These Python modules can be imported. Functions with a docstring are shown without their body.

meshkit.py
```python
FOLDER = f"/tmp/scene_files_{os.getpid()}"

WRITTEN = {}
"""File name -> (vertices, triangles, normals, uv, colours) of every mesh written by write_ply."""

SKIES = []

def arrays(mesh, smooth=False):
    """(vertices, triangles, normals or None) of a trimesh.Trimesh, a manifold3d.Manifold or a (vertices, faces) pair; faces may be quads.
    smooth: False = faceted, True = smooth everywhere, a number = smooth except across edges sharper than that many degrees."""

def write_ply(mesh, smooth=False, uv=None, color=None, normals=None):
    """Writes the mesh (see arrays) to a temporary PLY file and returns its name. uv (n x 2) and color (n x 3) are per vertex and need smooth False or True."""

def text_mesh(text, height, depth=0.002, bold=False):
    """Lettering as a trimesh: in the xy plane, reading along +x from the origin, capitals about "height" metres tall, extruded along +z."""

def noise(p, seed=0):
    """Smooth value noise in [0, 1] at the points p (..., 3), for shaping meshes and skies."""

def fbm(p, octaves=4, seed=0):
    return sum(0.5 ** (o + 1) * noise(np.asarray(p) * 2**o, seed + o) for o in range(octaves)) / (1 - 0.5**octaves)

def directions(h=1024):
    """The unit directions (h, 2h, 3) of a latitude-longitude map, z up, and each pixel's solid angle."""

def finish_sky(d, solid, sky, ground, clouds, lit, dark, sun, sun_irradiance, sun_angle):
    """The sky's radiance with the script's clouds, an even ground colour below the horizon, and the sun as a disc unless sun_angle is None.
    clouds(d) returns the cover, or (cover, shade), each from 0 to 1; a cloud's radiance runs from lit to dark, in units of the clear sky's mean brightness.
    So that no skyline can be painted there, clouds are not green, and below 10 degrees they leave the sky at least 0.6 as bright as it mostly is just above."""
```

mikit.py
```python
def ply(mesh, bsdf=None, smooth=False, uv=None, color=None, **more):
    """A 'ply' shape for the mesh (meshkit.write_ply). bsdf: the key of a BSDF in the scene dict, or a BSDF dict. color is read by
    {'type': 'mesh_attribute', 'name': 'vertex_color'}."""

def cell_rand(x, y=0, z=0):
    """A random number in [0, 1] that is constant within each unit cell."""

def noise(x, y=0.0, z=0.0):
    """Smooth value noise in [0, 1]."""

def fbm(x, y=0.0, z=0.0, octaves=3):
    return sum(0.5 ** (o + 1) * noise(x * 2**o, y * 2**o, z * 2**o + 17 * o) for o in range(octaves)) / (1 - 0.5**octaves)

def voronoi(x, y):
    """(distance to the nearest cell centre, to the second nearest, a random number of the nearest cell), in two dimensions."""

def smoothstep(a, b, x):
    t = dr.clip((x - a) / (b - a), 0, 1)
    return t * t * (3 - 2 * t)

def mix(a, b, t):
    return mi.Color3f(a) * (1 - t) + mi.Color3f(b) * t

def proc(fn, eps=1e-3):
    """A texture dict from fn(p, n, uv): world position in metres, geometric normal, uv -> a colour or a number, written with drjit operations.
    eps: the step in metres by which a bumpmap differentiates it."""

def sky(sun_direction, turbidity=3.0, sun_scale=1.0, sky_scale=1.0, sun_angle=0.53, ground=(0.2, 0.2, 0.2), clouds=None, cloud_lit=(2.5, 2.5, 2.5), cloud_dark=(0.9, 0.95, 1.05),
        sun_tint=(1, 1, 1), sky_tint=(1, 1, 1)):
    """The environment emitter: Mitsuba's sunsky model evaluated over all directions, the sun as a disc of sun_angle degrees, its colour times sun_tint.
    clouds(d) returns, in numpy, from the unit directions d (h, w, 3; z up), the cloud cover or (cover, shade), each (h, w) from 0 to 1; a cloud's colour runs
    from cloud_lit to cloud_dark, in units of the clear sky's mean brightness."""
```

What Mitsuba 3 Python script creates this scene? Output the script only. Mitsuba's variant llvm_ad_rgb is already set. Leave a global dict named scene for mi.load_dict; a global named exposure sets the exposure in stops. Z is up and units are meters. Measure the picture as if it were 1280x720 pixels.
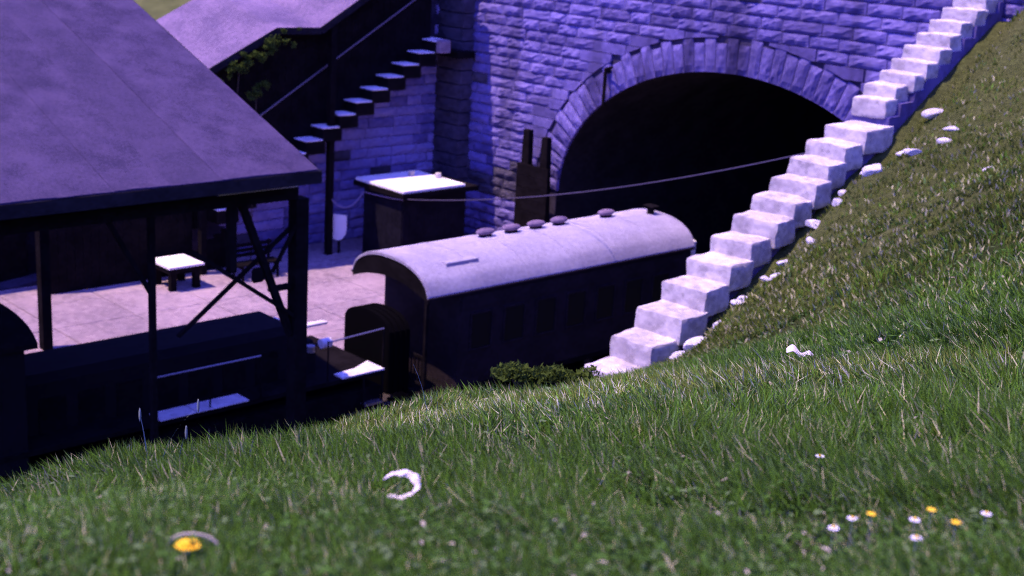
import math, random
import numpy as np, trimesh, drjit as dr, mitsuba as mi, mikit, meshkit
import shapely.geometry as sg
from shapely import affinity
from scipy.interpolate import RBFInterpolator
from mikit import noise, fbm, mix, smoothstep, proc

T4 = mi.ScalarTransform4f
scene, labels = {'type': 'scene'}, {}
rng = np.random.default_rng(11)
random.seed(11)

# ------------------------------------------------------------------ camera, light, exposure
CAM = np.array([22.926, -19.22, 12.277])
FWD = np.array([-0.69629, 0.66307, -0.27480])
UPV = np.array([-0.23954, 0.14622, 0.95981])
scene['camera'] = {'type': 'thinlens', 'fov': 40.95, 'fov_axis': 'x', 'near_clip': 0.1, 'far_clip': 900.0, 'aperture_radius': 0.0075, 'focus_distance': 7.0,
                   
                   'to_world': T4().look_at(origin=CAM.tolist(), target=(CAM + FWD).tolist(), up=UPV.tolist())}
EL = math.radians(65)
SUN = [-0.33 * math.cos(EL), -0.944 * math.cos(EL), math.sin(EL)]
scene['sky'] = mikit.sky(SUN, turbidity=3, sun_tint=(1.02, 0.88, 0.90), sky_tint=(1.6, 1.15, 4.0))
exposure = 2.0

# ------------------------------------------------------------------ materials
def tw(b): return {'type': 'twosided', 'bsdf': b}
def rgb(c): return {'type': 'rgb', 'value': list(map(float, c))}
def plain(c, rough=0.8, spec=0.3, metal=0.0):
    return tw({'type': 'principled', 'base_color': rgb(c), 'roughness': rough, 'specular': spec, 'metallic': metal})
def masonry(c0, c1, f, fine, seed):
    a, b = tuple(map(float, c0)), tuple(map(float, c1))
    def fn(p, n, uv):
        m = 0.55 * fbm(p.x * f + seed, p.y * f, p.z * f, 3) + 0.45 * fbm(p.x * fine, p.y * fine + seed, p.z * fine, 3)
        streak = smoothstep(.52, .72, fbm((p.x + p.y) * 1.7, p.z * .16, 3.0, 3))
        smoke = smoothstep(4.5, .5, dr.sqrt(dr.square(p.x + .9) * .35 + dr.square(p.z - 8.2))) * fbm(p.x * .9, p.z * .7, 5.0, 3)
        return mix(a, b, smoothstep(0.25, 0.75, m)) * (1 - .38 * streak) * (1 - .55 * smoke)
    return tw({'type': 'principled', 'base_color': proc(fn), 'roughness': .92, 'specular': .15})
def blotch(c0, c1, f=1.6, fine=9.0, rough=0.9, spec=0.2, seed=0.0):
    a, b = tuple(map(float, c0)), tuple(map(float, c1))
    def fn(p, n, uv):
        m = 0.55 * fbm(p.x * f + seed, p.y * f, p.z * f, 3) + 0.45 * fbm(p.x * fine, p.y * fine + seed, p.z * fine, 3)
        return mix(a, b, smoothstep(0.25, 0.75, m))
    return tw({'type': 'principled', 'base_color': proc(fn), 'roughness': rough, 'specular': spec})
def lichen():
    def fn(p, n, uv):
        m = 0.5 * fbm(p.x * 1.7 + 2, p.y * 1.7, p.z * 1.7, 3) + 0.5 * fbm(p.x * 11, p.y * 11 + 2, p.z * 11, 3)
        sp = smoothstep(.56, .70, fbm(p.x * 5.5, p.y * 5.5, p.z * 5.5 + 4, 4))
        run = smoothstep(.55, .75, fbm(p.x * 6.0, p.y * 6.0, p.z * .7 + 8, 3))
        return mix((.33, .30, .33), (.60, .56, .57), smoothstep(.25, .75, m)) * (1 - .20 * sp) * (1 - .16 * run)
    return tw({'type': 'principled', 'base_color': proc(fn), 'roughness': .92, 'specular': .15})
mats = {
    'm_stone_a': masonry((.095, .082, .25), (.20, .168, .44), 0.9, 8, 3),
    'm_stone_b': masonry((.105, .09, .265), (.22, .185, .45), 0.8, 9, 7),
    'm_stone_c': masonry((.07, .06, .18), (.145, .12, .33), 1.1, 8, 12),
    'm_soot': blotch((.03, .027, .045), (.085, .075, .12), 1.2, 7, seed=5),
    'm_mortar': blotch((.022, .018, .04), (.05, .042, .08), 2, 12),
    'm_coping': lichen(),
    'm_rubble': blotch((.40, .38, .42), (.66, .63, .66), 3.5, 16, seed=8),
    'm_concrete': blotch((.19, .145, .19), (.36, .275, .33), 0.7, 9, seed=4),
    'm_roofing': blotch((.032, .024, .062), (.074, .053, .118), 2.2, 34, rough=0.95, seed=6),
    'm_roofing_b': blotch((.032, .023, .062), (.072, .052, .116), 2.8, 30, rough=0.95, seed=31),
    'm_roofing_c': blotch((.037, .028, .068), (.066, .047, .108), 1.7, 26, rough=0.95, seed=37),
    'm_stair_roof': blotch((.095, .07, .135), (.225, .16, .255), 1.1, 16, rough=0.8, seed=9),
    'm_coach_roof': blotch((.27, .245, .33), (.42, .385, .48), 1.1, 16, rough=0.75, seed=1),
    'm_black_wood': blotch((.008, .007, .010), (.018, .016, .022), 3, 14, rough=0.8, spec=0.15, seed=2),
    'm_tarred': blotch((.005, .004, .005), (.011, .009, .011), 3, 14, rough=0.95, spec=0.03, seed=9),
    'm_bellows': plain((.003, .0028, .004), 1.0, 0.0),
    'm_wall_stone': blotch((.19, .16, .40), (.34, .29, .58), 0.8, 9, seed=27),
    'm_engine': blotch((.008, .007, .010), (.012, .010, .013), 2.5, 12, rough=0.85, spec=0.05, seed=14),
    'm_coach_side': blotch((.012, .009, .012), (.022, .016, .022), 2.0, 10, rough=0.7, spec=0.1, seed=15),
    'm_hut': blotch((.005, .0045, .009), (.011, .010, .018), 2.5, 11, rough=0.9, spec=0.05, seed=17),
    'm_ballast': blotch((.02, .017, .02), (.06, .05, .055), 5, 26, seed=18),
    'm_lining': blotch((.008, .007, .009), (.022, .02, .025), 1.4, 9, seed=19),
    'm_white': plain((.80, .77, .78), .7),
    'm_worn_steel': blotch((.55, .50, .55), (.78, .73, .76), 3, 16, rough=0.6, seed=20),
    'm_pale_tread': blotch((.62, .58, .66), (.80, .76, .82), 3, 16, rough=0.8, seed=21),
    'm_glass': plain((.006, .006, .008), .4, .12),
    'm_steel': plain((.30, .27, .31), .4, .5, .8),
    'm_cable': plain((.07, .06, .11), .7),
    'm_bark': blotch((.03, .025, .02), (.07, .055, .04), 6, 30),
    'm_yellow': plain((.90, .60, .02), .7),
    'm_paper': plain((.80, .74, .74), .8),
    'm_daisy': plain((.80, .80, .84), .8),
    'm_dry': plain((.42, .38, .30), .8),
    'm_hill': blotch((.055, .07, .018), (.13, .145, .045), 0.35, 2.5, seed=22),
    'm_leaf': {'type': 'principledthin', 'base_color': rgb((.075, .115, .022)), 'roughness': .6, 'diff_trans': .6},
}
def soil_fn(p, n, uv):
    m = fbm(p.x * 1.3, p.y * 1.3, p.z, 4)
    k = fbm(p.x * 14, p.y * 14, p.z * 14, 2)
    far = smoothstep(12, 20, dr.sqrt(dr.square(p.x - 22.9) + dr.square(p.y + 19.2)))
    lush = mix((.012, .020, .007), (.030, .045, .014), m)
    dry = mix((.035, .048, .014), (.085, .095, .035), m)
    return mix(lush, dry, far) * (0.55 + 0.9 * k)
mats['m_bank'] = tw({'type': 'diffuse', 'reflectance': proc(soil_fn)})
mats['m_grass'] = {'type': 'principledthin', 'base_color': {'type': 'mesh_attribute', 'name': 'vertex_color'}, 'roughness': .42,
                   'diff_trans': .6, 'spec_trans': 0.0}
for k, v in mats.items():
    if v['type'] == 'twosided': v['bsdf'] = dict(v['bsdf'])
    scene[k] = v

# ------------------------------------------------------------------ helpers
used = {}
def numbered(key):
    n = used.get(key, 0); used[key] = n + 1
    return key if n == 0 else f'{key}_{n:03d}'
def lab(key, label, cat=None, group=None, kind=None):
    d = {}
    if label: d['label'] = label
    if cat: d['category'] = cat
    if group: d['group'] = group
    if kind: d['kind'] = kind
    labels[key] = d
def thing(name, label, cat, group=None):
    key = numbered(name); lab(key, label, cat, group); return key
def put(name, mesh, mat, parent=None, smooth=False, label=None, **kw):
    key = numbered((parent + '__' if parent else '') + name)
    scene[key] = mikit.ply(mesh, mat, smooth=smooth, **kw)
    if label: lab(key, label)
    return key
def struct(name, mesh, mat, smooth=False, **kw):
    key = put(name, mesh, mat, None, smooth, **kw); lab(key, None, None, None, 'structure'); return key
cat = trimesh.util.concatenate
def box(x0, x1, y0, y1, z0, z1, b=0.0):
    if b <= 0:
        m = trimesh.creation.box((x1 - x0, y1 - y0, z1 - z0)); m.apply_translation(((x0 + x1) / 2, (y0 + y1) / 2, (z0 + z1) / 2)); return m
    P = []
    for sx in (0, 1):
        for sy in (0, 1):
            for sz in (0, 1):
                c = np.array([(x0, x1)[sx], (y0, y1)[sy], (z0, z1)[sz]], float)
                s = np.array([1 - 2 * sx, 1 - 2 * sy, 1 - 2 * sz]) * b
                for a in range(3):
                    v = s.copy(); v[a] = 0; P.append(c + v)
    return trimesh.convex.convex_hull(np.array(P))
def rod(a, b, r, n=8):
    return trimesh.creation.cylinder(radius=r, segment=np.array([a, b], float), sections=n)
def beam(a, b, w, h, up=(0, 0, 1)):
    a, b, up = map(lambda v: np.asarray(v, float), (a, b, up))
    d = b - a; L = np.linalg.norm(d); d = d / L
    s = np.cross(d, up); s /= np.linalg.norm(s); u = np.cross(s, d)
    m = trimesh.creation.box((L, w, h)); M = np.eye(4)
    M[:3, 0], M[:3, 1], M[:3, 2], M[:3, 3] = d, s, u, (a + b) / 2
    m.apply_transform(M); return m
def prism_yz(poly, x0, x1):   # polygon in (y,z), extruded in x
    m = trimesh.creation.extrude_polygon(sg.Polygon(poly), x1 - x0)
    m.apply_transform(np.array([[0, 0, 1, x0], [1, 0, 0, 0], [0, 1, 0, 0], [0, 0, 0, 1.0]])); return m
def prism_xz(poly, y0, y1):   # polygon in (x,z), extruded in y
    m = trimesh.creation.extrude_polygon(poly if hasattr(poly, 'area') else sg.Polygon(poly), y1 - y0)
    m.apply_transform(np.array([[1, 0, 0, 0], [0, 0, 1, y0], [0, 1, 0, 0], [0, 0, 0, 1.0]])); m.fix_normals(); return m
def rough_block(l, w, h, seed, r=0.06, amp=0.025, sub=3):
    m = trimesh.creation.box((1, 1, 1))
    for _ in range(sub): m = m.subdivide()
    v = np.array(m.vertices) * [l, w, h]
    half = np.array([l, w, h]) / 2
    inner = np.clip(v, -(half - r), half - r)
    d = v - inner; n = np.linalg.norm(d, axis=1, keepdims=True)
    v = np.where(n > 1e-9, inner + d / np.maximum(n, 1e-9) * np.minimum(n, r), v)
    o = seed * 7.31
    nz = np.stack([meshkit.fbm(v * 3.1 + o + k * 19.7) for k in range(3)], 1) - 0.5
    v = v + nz * amp * 4 * np.array([1, 1, 0.6])
    return trimesh.Trimesh(v, m.faces, process=False)
def surf_grid(xs, ys, fz):
    X, Y = np.meshgrid(xs, ys, indexing='ij'); Z = fz(X, Y)
    v = np.stack([X, Y, Z], -1).reshape(-1, 3); n, m = len(xs), len(ys)
    i, j = np.meshgrid(np.arange(n - 1), np.arange(m - 1), indexing='ij')
    a = (i * m + j).ravel()
    return v, np.stack([a, a + m, a + m + 1, a + 1], 1)
# unit rock-faced stones: x, z in 0..1, face towards -y
def stone_unit(seed):
    nx, nz = 7, 5
    g = np.random.default_rng(seed)
    X, Z = np.meshgrid(np.linspace(0, 1, nx), np.linspace(0, 1, nz), indexing='ij')
    edge = np.minimum(np.minimum(X, 1 - X) * 4.0, np.minimum(Z, 1 - Z) * 2.6)
    prof = 0.35 + 0.5 * np.clip(edge, 0, 1) ** 0.7
    Y = -(prof + (g.random(X.shape) - 0.5) * 0.42 * (edge > 0.01) + (X - .5) * (g.random() - .5) * .25 + (Z - .5) * (g.random() - .5) * .3)
    X = X + (g.random(X.shape) - .5) * .04 * ((X > 0) & (X < 1)); Z = Z + (g.random(Z.shape) - .5) * .06 * ((Z > 0) & (Z < 1))
    v = np.stack([X, Y, Z], -1).reshape(-1, 3)
    f = []
    for i in range(nx - 1):
        for j in range(nz - 1):
            a = i * nz + j; f += [[a, a + nz, a + nz + 1], [a, a + nz + 1, a + 1]]
    ring = [i * nz for i in range(nx)] + [(nx - 1) * nz + j for j in range(1, nz)] + [i * nz + nz - 1 for i in range(nx - 2, -1, -1)] + [j for j in range(nz - 2, 0, -1)]
    base = len(v); back = v[ring].copy(); back[:, 1] = 0.4
    v = np.vstack([v, back]); R = len(ring)
    for k in range(R):
        a, b = ring[k], ring[(k + 1) % R]; f += [[b, a, base + k], [b, base + k, base + (k + 1) % R]]
    return trimesh.Trimesh(v, f, process=False)
STONES = [stone_unit(50 + i) for i in range(8)]
PLYS = {}
def stone_entry(parent, name, mat, M, i):
    if (i, mat) not in PLYS: PLYS[(i, mat)] = mikit.ply(STONES[i], mat, smooth=False)
    key = numbered(parent + '__' + name)
    scene[key] = {**PLYS[(i, mat)], 'to_world': M}
    return key
def pick_mat(z, soot):
    r = random.random()
    if random.random() < soot: return 'm_soot'
    return 'm_stone_a' if r < .5 else 'm_stone_b' if r < .78 else 'm_stone_c'

# ------------------------------------------------------------------ ground, hill, bank
struct('ground', (np.array([[-400, -400, -.3], [400, -400, -.3], [400, 400, -.3], [-400, 400, -.3]], float), np.array([[0, 1, 2, 3]])), 'm_hill')
def hill_z(X, Y):
    d = np.clip(-15.9 - X, 0, None)
    z = 6.4 + 0.42 * np.clip(Y, -40, 40) * np.clip(1 - d / 60, 0, 1) * .8 + d * 0.34
    z = np.where(d > 40, z + 0, z)
    return np.maximum(z, 1.0) + meshkit.fbm(np.stack([X * .2, Y * .2, X * 0], -1).reshape(-1, 3)).reshape(X.shape) * 1.6 - .8
struct('hill', surf_grid(np.linspace(-150, -15.9, 70), np.linspace(-90, 140, 90), hill_z), 'm_hill', smooth=True)
struct('hill', surf_grid(np.linspace(-16.5, 6.4, 20), np.linspace(12.6, 140, 60), lambda X, Y: 12.0 + 0.03 * (Y - 12) + .2 * np.sin(X * .5 + Y * .3)), 'm_hill', smooth=True)

CTRL = np.array([[20.77, -18.36, 11.08], [20.91, -18.06, 11.09], [21.38, -17.7, 11.13], [21.94, -16.95, 11.14], [19.62, -17.53, 10.53], [20.76, -17.11, 10.85],
    [21.46, -16.63, 10.95], [21.67, -16.39, 11.01], [17.38, -16.38, 9.53], [19.8, -16.19, 10.41], [20.89, -15.69, 10.67], [16.81, -14.87, 9.07], [17.35, -15.97, 9.42],
    [18.22, -14.68, 9.69], [19.86, -13.96, 10.18], [16.16, -13.4, 8.80], [17.45, -11.96, 9.11], [18.23, -10.98, 9.5],
    [8.53, -3.49, 4.30], [8.76, -2.7, 4.66], [8.97, -1.84, 4.92], [14.7, -7.01, 7.8], [15.34, -6.1, 8.57], [8.73, -0.5, 5.37], [8.29, 1.6, 6.08], [10.08, -0.36, 6.62],
    [7.39, 4.61, 7.24], [7.53, 6.59, 8.03], [9.31, 3.81, 7.74], [12.65, -1.62, 8.0], [12.67, 1.7, 8.67], [9.53, 7.62, 9.1], [18.76, -10.35, 9.66],
    [15.91, -11.55, 8.42], [14.0, -9.45, 7.41], [11.44, -6.66, 6.07], [15.07, -11.08, 8.05], [13.66, -8.39, 7.2], [11.18, -5.49, 5.92], [11.52, -5.06, 6.1],
    [3, -40, -.2], [3, -30, -.2], [3, -22, -.2], [3, -16, -.2], [3, -11, -.2], [3, -7, -.2], [7, -22, 1.2], [7, -15, 1.9], [7, -10, 2.3], [8, -6, 3.6], [12, -28, 2.6], [12, -35, 2.],
    [22.9, -19.2, 11.2], [28, -24, 12.8], [20, -24, 9.2], [35, -10, 16.5], [40, -30, 16.5], [18, -30, 5.5], [9, 14, 12.6], [20, 14, 13.5], [35, 14, 17], [6.9, 3, 7.3]])
RBF = RBFInterpolator(CTRL[:, :2], CTRL[:, 2], smoothing=.02, kernel='thin_plate_spline')
# wing wall line: from (7.32,-2.2) to (6.0,11.3)
W0, W1 = np.array([7.2, -1.0]), np.array([6.0, 11.0])
WD = (W1 - W0) / np.linalg.norm(W1 - W0); WN = np.array([WD[1], -WD[0]])
WP = np.array([[7.43, -3.33, 4.05], [7.36, -2.6, 4.46], [7.29, -1.86, 4.87], [7.21, -1.13, 5.25], [7.14, -.39, 5.62], [7.06, .35, 5.96], [6.99, 1.1, 6.27], [6.92, 1.8, 6.59], [6.85, 2.46, 6.89],
    [6.79, 3.09, 7.19], [6.73, 3.7, 7.5], [6.66, 4.36, 7.8], [6.6, 5.02, 8.07], [6.49, 6.09, 8.59], [6.44, 6.56, 8.85], [6.38, 7.15, 9.07], [6.34, 7.65, 9.31],
    [6.28, 8.2, 9.58], [6.23, 8.75, 9.85], [6.18, 9.3, 10.12], [6.13, 9.85, 10.38], [6.07, 10.4, 10.65], [6.02, 10.95, 10.9]])
WA = (WP[:, :2] - W0) @ WD
def bank_z(X, Y):
    P = np.stack([X.ravel(), Y.ravel()], 1)
    z = RBF(P)
    dist = (P - W0) @ WN                                   # distance to the right of the wing wall's track face
    along = (P - W0) @ WD
    z = z + 0.20 * (meshkit.fbm(np.c_[P * .9, P[:, 0] * 0]) - .5) * np.clip((np.hypot(P[:, 0] - 22.9, P[:, 1] + 19.2) - 5) / 10, 0, 1)
    z = z - 0.28 * np.exp(-((dist - 1.25) / .35) ** 2) * (along > -1.5)
    capz = np.interp(along, WA, WP[:, 2] - .80) + np.clip(dist - 1.22, 0, None) * 1.7
    z = np.where(along > -2.6, np.minimum(z, capz), z)
    t = np.clip((dist - 0.35) / 0.3, 0, 1); k = np.clip((along + 3.3) / .5, 0, 1)
    low = -0.25
    return np.where(k > 0, (1 - k) * z + k * (low + (z - low) * t), z).reshape(X.shape)
xs = np.concatenate([np.linspace(2.6, 6, 8), np.linspace(6.2, 9.5, 34), np.linspace(9.8, 24, 80), np.linspace(24.5, 60, 24)])
ys = np.concatenate([np.linspace(-60, -24, 18), np.linspace(-23.5, 11.55, 150)])
struct('grass_bank', surf_grid(xs, ys, lambda X, Y: np.maximum(bank_z(X, Y), -.32)), 'm_bank', smooth=True)

# track bed and rails
struct('track_bed', box(-8.0, 2.5, -60, 60, -.29, -.18), 'm_ballast')
tr = thing('railway_track', 'steel rails on sleepers running under the coach into the tunnel', 'railway track')
for xr in (-2.17, -.73): put('rail', box(xr - .035, xr + .035, -60, 55, -.14, 0), 'm_steel', tr)
sl = [box(-2.75, -.15, y - .12, y + .12, -.178, -.11) for y in np.arange(-30, 40, .65)]
k = put('sleepers', cat(sl), 'm_tarred', tr); lab(k, None, None, None, 'stuff')

# platform with slabs
struct('platform', box(-13.3, -3.35, -16, 11.45, -.28, .82), 'm_mortar')
for i, x in enumerate(np.arange(-13.28, -3.5, 1.98)):
    for j, y in enumerate(np.arange(-15.9, 11.2, 2.26)):
        dz = random.uniform(-.004, .008)
        put('slab', box(x + .01, x + 1.968, y + .01, y + 2.245, .815, .90 + dz, .012), 'm_concrete', 'platform')

# ------------------------------------------------------------------ tunnel portal
PY = 11.6
AX, AA, AB, AZ0 = -0.87, 6.73, 4.62, 3.22
RING = 0.86
def arch_pts(d, n=97):
    t = np.linspace(math.pi, 0, n)
    return np.c_[AX + (AA + d) * np.cos(t), AZ0 + (AB + d) * np.sin(t)]
def opening(d): 
    return sg.Polygon(np.vstack([[AX - AA - d, -1], arch_pts(d), [AX + AA + d, -1]]))
portal = thing('tunnel_portal', 'violet grey rock-faced stone tunnel portal with a wide dark arch', 'tunnel portal')
PX0, PX1, PZ1 = -13.3, 12.5, 12.2
body = sg.box(PX0 - 4, -.28, PX1 + 2, PZ1).difference(opening(.04))
put('wall_core', prism_xz(body, PY, PY + .9), 'm_mortar', portal)
# lining
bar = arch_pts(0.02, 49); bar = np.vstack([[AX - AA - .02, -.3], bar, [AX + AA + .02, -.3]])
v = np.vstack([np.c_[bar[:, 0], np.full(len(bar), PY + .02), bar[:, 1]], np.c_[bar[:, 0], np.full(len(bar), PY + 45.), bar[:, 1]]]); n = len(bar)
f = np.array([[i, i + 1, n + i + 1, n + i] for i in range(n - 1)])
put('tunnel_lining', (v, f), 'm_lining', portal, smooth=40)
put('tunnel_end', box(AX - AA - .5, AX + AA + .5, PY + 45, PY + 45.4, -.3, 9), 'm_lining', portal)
# voussoirs
tt = np.linspace(math.pi, 0, 720); pp = np.c_[AA * np.cos(tt), AB * np.sin(tt)]
s = np.r_[0, np.cumsum(np.linalg.norm(np.diff(pp, axis=0), axis=1))]; NV = 48
cut = np.interp(np.linspace(0, s[-1], NV + 1), s, tt)
def at(t, d):
    nx, nz = math.cos(t) / AA, math.sin(t) / AB; L = math.hypot(nx, nz)
    return np.array([AX + AA * math.cos(t) + nx / L * d, AZ0 + AB * math.sin(t) + nz / L * d])
for i in range(NV):
    t0, t1 = cut[i], cut[i + 1]; e = (t0 - t1) * .035
    dep = RING * random.uniform(.94, 1.05) + (0.12 if i % 2 else 0)
    q = [at(t0 - e, 0), at(t1 + e, 0), at(t1 + e, dep), at(t0 - e, dep)]
    nu, nv = 5, 6; V = []
    g = np.random.default_rng(900 + i)
    for a in range(nu):
        for b in range(nv):
            u_, w_ = a / (nu - 1), b / (nv - 1)
            P = (q[0] * (1 - u_) + q[1] * u_) * (1 - w_) + (q[3] * (1 - u_) + q[2] * u_) * w_
            ed = min(min(u_, 1 - u_) * 3, min(w_, 1 - w_) * 4, 1)
            V.append([P[0], PY - .045 - .05 * ed - g.random() * .045 * (ed > .01), P[1]])
    F = []
    for a in range(nu - 1):
        for b in range(nv - 1):
            o = a * nv + b; F += [[o, o + nv, o + nv + 1], [o, o + nv + 1, o + 1]]
    ringi = [a * nv for a in range(nu)] + [(nu - 1) * nv + b for b in range(1, nv)] + [a * nv + nv - 1 for a in range(nu - 2, -1, -1)] + [b for b in range(nv - 2, 0, -1)]
    base = len(V); V += [[V[r][0], PY + .06, V[r][2]] for r in ringi]; R = len(ringi)
    for r in range(R): F += [[ringi[(r + 1) % R], ringi[r], base + r], [ringi[(r + 1) % R], base + r, base + (r + 1) % R]]
    put('voussoir', trimesh.Trimesh(np.array(V), F, process=False), random.choice(['m_stone_a', 'm_stone_b', 'm_stone_a', 'm_stone_c']), portal)
# jamb + spandrel stones
ext = opening(RING + .10)
H = .335
cands = []
row = 0; z = -.2
while z < PZ1 - .35:
    x = PX0 + 1.5 - random.uniform(0, 1.0)
    while x < PX1:
        L = random.uniform(.65, 1.35); cands.append((x, z, L, H, row)); x += L
    z += H; row += 1
count, rest = 0, []
for x, z, L, h, row in cands:
    r = sg.box(x, z, x + L, z + h); keep = r.difference(ext)
    if keep.is_empty or keep.area < .07: continue
    cx = x + L / 2
    soot = .85 if z < 3.0 and cx < -6 else .15 if z < 3.6 else .012
    mat = pick_mat(z, soot)
    if keep.area > .995 * r.area:
        visible = cx < 8.2 and z > 2.2 and z < 11.0 and not (cx > 6.2 and z < 8.8)
        M = T4().translate([x + .012, PY, z + .012]).scale([L - .024, .13 * random.uniform(.8, 1.25), h - .024])
        if visible and count < 290: stone_entry(portal, 'stone', mat, M, random.randrange(8)); count += 1
        else: rest.append((M, random.randrange(8)))
    else:
        poly = keep.buffer(-.012, join_style=2)
        if poly.is_empty: continue
        if poly.geom_type != 'Polygon': poly = max(poly.geoms, key=lambda a: a.area)
        if poly.area < .05: continue
        m = prism_xz(poly, PY - .085 * random.uniform(.8, 1.2), PY + .05)
        if z > .9 and count < 290: put('stone', m, mat, portal); count += 1
ms = []
for M, i in rest:
    m = STONES[i].copy(); m.apply_transform(np.array(M.matrix).reshape(4, 4)); ms.append(m)
if ms: k = put('outer_stones', cat(ms), 'm_stone_a', portal); lab(k, None, None, None, 'stuff')
put('coping', box(PX0 - 4, PX1 + 2, PY - .25, PY + 1.0, PZ1, PZ1 + .4, .03), 'm_stone_c', portal)

# dark corner pier, a buttress of its own
pier = thing('stone_pier', 'tall dark soot-stained stone pier in the corner left of the arch', 'pier')
z = .9; i = 0
while z < 12.1:
    h = random.uniform(.42, .52)
    sx = .06 if i % 2 else 0
    m = rough_block(1.42 - .016, .55, h - .02, 300 + i, .03, .012, 3); m.apply_translation((-12.63, PY - .30, z + h / 2))
    put('pier_stone', m, 'm_soot', pier, smooth=35)
    z += h; i += 1

# ------------------------------------------------------------------ left retaining wall
WX = -13.3
ret = thing('retaining_wall', 'blue violet stone retaining wall behind the stairs and the hut', 'wall')
def stair_z(y):                       # tread level at y, stairs climb towards +y
    return 4.05 + .585 * (y - 4.0)
top = [(-4.5, .0), (11.5, .0), (11.5, 8.9), (10.0, 7.3), (4.0, stair_z(4) + .1), (-1.0, stair_z(-1) + .1), (-4.5, .9)]
put('wall_core', prism_yz(top, WX - .7, WX), 'm_mortar', ret)
tp = sg.Polygon(top); z = .9; cnt = 0
while z < 9:
    y = -4 + random.uniform(0, .8)
    while y < 11.3:
        L = random.uniform(.6, 1.3); L = min(L, 11.45 - y)
        if L < .25: break
        r = sg.box(y, z, y + L, z + .335)
        if tp.intersection(r).area > .8 * r.area and (y > 2.2 or z > 4):
            M = T4().translate([WX, y + .012, z + .012]).rotate([0, 0, 1], 90).scale([L - .024, .12 * random.uniform(.8, 1.3), .312])
            low = z < 2.2 and y < 8
            stone_entry(ret, 'stone', 'm_soot' if random.random() < .05 else 'm_stone_b' if random.random() < .3 else 'm_wall_stone', M, random.randrange(8)); cnt += 1
        y += L
    z += .335

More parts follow.
